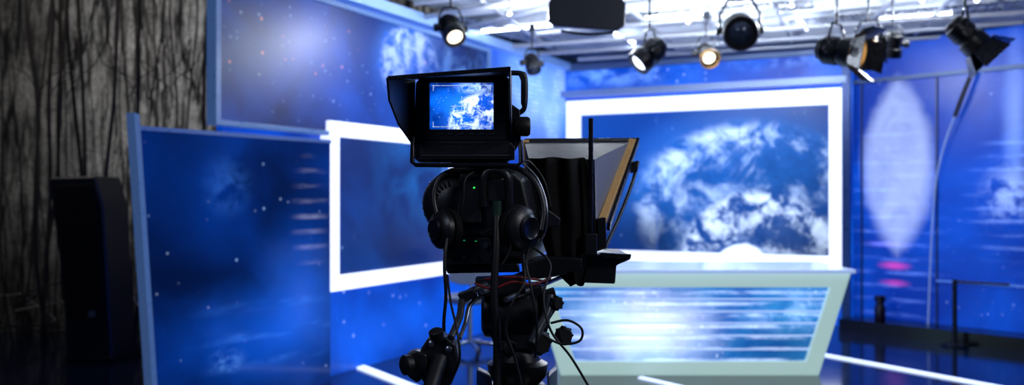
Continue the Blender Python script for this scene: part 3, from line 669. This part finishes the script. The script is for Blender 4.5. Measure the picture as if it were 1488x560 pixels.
# ------------------------------------------------------------ TRIPOD & head
tr=group('camera_tripod')
prism('camera_plate',[(646,386),(752,384),(756,396),(650,398)],2.22,.36,BLACKM,tr,bevel=.003)
for i,(q0,q1) in enumerate((((700,425,2.14),(800,380,2.6)),((735,436,2.14),(840,392,2.6)))):
    cyl('rail_%d'%i,P(*q0),P(*q1),.0075,STEEL,tr,14)
prism('rail_clamp',[(690,405),(760,402),(765,428),(695,432)],2.2,.06,BLACK,tr,bevel=.004)
prism('rail_bridge',[(758,384),(800,374),(846,376),(846,392),(800,404),(760,408)],2.3,.15,BLACK,tr,bevel=.004)
tp('red_cable',[(690,412,2.13),(715,420,2.12),(745,410,2.13),(775,414,2.15),(800,403,2.2)],.003,RED,tr)
tp('red_cable_b',[(705,406,2.16),(740,403,2.14),(770,405,2.16),(796,410,2.2)],.003,RED,tr)
lathe('fluid_head_drum',P(700,455,2.3),Vector((1,0,0)),[(0,.045),(.008,.06),(.03,.063),(.12,.063),(.14,.06),(.15,.045)],BLACK,tr,32)
prism('head_yoke',[(708,420),(790,415),(800,470),(785,510),(722,512),(705,470)],2.26,.12,BLACK,tr,bevel=.008)
lathe('pan_base',P(752,545,2.32),Vector((0,0,1)),[(-.03,.05),(0,.075),(.03,.078),(.04,.06),(.07,.05)],BLACK,tr,32)
for i,(u,v,r) in enumerate(((780,497,.028),(815,487,.020),(735,505,.02),(804,440,.015))):
    c=P(u,v,2.2); lathe('drag_knob_%d'%i,c,Vector((.5,-1,0)),[(0,r*.6),(.004,r),(.022,r),(.028,r*.8)],RUBBER,tr,18)
    for j in range(8):
        a_=j*math.pi/4; ax=Vector((.447,-.894,0)); s1_,s2_=frame_axes(ax); e=(s1_*math.cos(a_)+s2_*math.sin(a_))*r
        cyl('knob_%d_grip_%d'%(i,j),c+e+ax*.004,c+e+ax*.022,.0035,RUBBER,tr,6)
prism('head_label',[(722,440),(742,438),(744,452),(724,454)],2.252,.01,DKGREY,tr,bevel=.001)
prism('counterbalance',[(790,425),(806,420),(812,445),(796,470),(786,462)],2.24,.05,BLACK,tr,bevel=.004)
tp('right_lever',[(800,430,2.2),(795,455,2.18),(783,478,2.16),(772,500,2.14)],.011,DKGREY,tr)
tp('pan_bar',[(708,414,2.2),(684,424,2.18),(672,436,2.15),(668,460,2.1),(655,492,2.02)],.0085,DKGREY,tr)
tp('pan_bar_inner',[(700,432,2.2),(690,436,2.18),(681,448,2.14),(676,470,2.1),(668,492,2.04)],.005,STEEL,tr)
prism('pan_clamp',[(664,428),(688,420),(694,432),(672,442)],2.14,.04,BLACK,tr,bevel=.003)
prism('zoom_control',[(622,492),(640,487),(662,500),(668,530),(655,562),(622,565),(606,545),(610,510)],2.0,.07,BLACK,tr,bevel=.006)
prism('focus_wheel_arm',[(592,514),(604,510),(620,516),(622,545),(606,558),(592,548),(588,530)],1.98,.04,BLACK,tr,bevel=.005)
lathe('focus_wheel',P(598,530,1.97),Vector((-.8,-.6,0)),[(0,.012),(.004,.022),(.018,.022),(.022,.016)],RUBBER,tr,20)
lathe('zoom_knob',P(636,494,2.0),Vector((-.2,-.4,1)),[(0,.012),(.01,.016),(.022,.016),(.026,.01)],RUBBER,tr,18)
for i,(u,v) in enumerate(((627,500),(640,520),(632,536),(652,508))): lathe('bolt_%d'%i,P(u,v,1.998),Vector((0,-1,0)),[(0,.007),(.004,.007),(.006,.004)],STEEL,tr,12)
cyl('pan_grip',P(640,520,2.0),P(600,640,1.85),.017,RUBBER,tr)
tp('zoom_cable',[(660,545,2.0),(668,520,1.98),(664,480,1.99),(655,440,2.05),(650,400,2.1)],.0028,RUBBER,tr)
ap=P(752,558,2.32)
lathe('bowl',ap+Vector((0,0,-.02)),Vector((0,0,-1)),[(-.02,.07),(0,.085),(.04,.09),(.08,.06),(.1,.02)],BLACK,tr,32)
for i,(dx,dy) in enumerate(((-.42,-.18),(.44,-.12),(.0,.5))):
    top=ap+Vector((dx*.2,dy*.2,-.02)); ft_=Vector((ap.x+dx,ap.y+dy,.03)); mid=top.lerp(ft_,.5); n=Vector((-dy,dx,0)).normalized()*.03
    for s_ in(-1,1): cyl('leg_%d_upper_%d'%(i,s_),top+n*s_,mid+n*s_,.013,BLACKM,tr,14)
    cyl('leg_%d_lower'%i,mid-(ft_-top)*.05,ft_,.015,BLACK,tr,14)
    loft('leg_%d_clamp'%i,[[mid+n*a_+Vector((0,b_,c_)) for a_,b_ in((-1.6,-.02),(1.6,-.02),(1.6,.02),(-1.6,.02))] for c_ in(-.02,.03)],BLACK,tr,bevel=.004)
    lathe('leg_%d_foot'%i,Vector((ft_.x,ft_.y,0)),Vector((0,0,1)),[(0,.03),(.02,.032),(.04,.018)],RUBBER,tr,18)
    loft('leg_%d_top'%i,[[top+n*a_+Vector((0,b_,c_)) for a_,b_ in((-1.7,-.03),(1.7,-.03),(1.7,.03),(-1.7,.03))] for c_ in(-.05,.06)],BLACK,tr,bevel=.006)

# ------------------------------------------------------------ lights
def area(name,loc,tgt,size,e,col):
    ld=bpy.data.lights.new(name,'AREA'); ld.energy=e; ld.size=size; ld.color=col
    o=bpy.data.objects.new(name,ld); sc.collection.objects.link(o); o.location=loc
    o.rotation_euler=(Vector(tgt)-Vector(loc)).to_track_quat('-Z','Y').to_euler()
area('added_fill_overhead',(2.4,3.2,3.1),(0.3,2.6,1.2),0.8,30,(.6,.74,1))  # unseen bluish fill, added without a fixture
area('added_fill_left',(-1.5,0.2,3.05),(-.1,2.2,1.4),0.7,18,(.7,.78,1))  # unseen fill added behind the viewpoint to light the camera's rear
area('added_key_right',(2.6,0.6,3.0),(.2,2.5,1.4),0.5,28,(.95,.95,1))  # unseen key added to brighten the prompter frame and camera
area('added_forest_fill',(-4.6,7.2,4.0),(-4,9.1,0.8),0.8,16,(1,.93,.85))  # unseen light added to brighten the forest print
w=bpy.data.worlds.new('studio_dark'); sc.world=w; w.use_nodes=True
w.node_tree.nodes['Background'].inputs[0].default_value=(.01,.02,.06,1); w.node_tree.nodes['Background'].inputs[1].default_value=.5

for e,ch in EMP.items():
    mn=Vector((1e9,)*3); mx=-mn
    for o in ch:
        if o.type=='MESH':
            for v in o.data.vertices:
                for i in range(3): mn[i]=min(mn[i],v.co[i]); mx[i]=max(mx[i],v.co[i])
    c=Vector(((mn.x+mx.x)/2,(mn.y+mx.y)/2,mn.z)); e.location=c
    for o in ch: o.location=o.location-c

# ------------------------------------------------------------ camera
cd=bpy.data.cameras.new('photo_camera'); co=bpy.data.objects.new('photo_camera',cd); sc.collection.objects.link(co)
co.location=(0,0,H); co.rotation_euler=(math.radians(90),0,0)
cd.sensor_width=36; cd.lens=36*F/1488; cd.shift_y=5/1488; cd.clip_end=100
cd.dof.use_dof=True; cd.dof.focus_distance=2.2; cd.dof.aperture_fstop=2.5
sc.camera=co
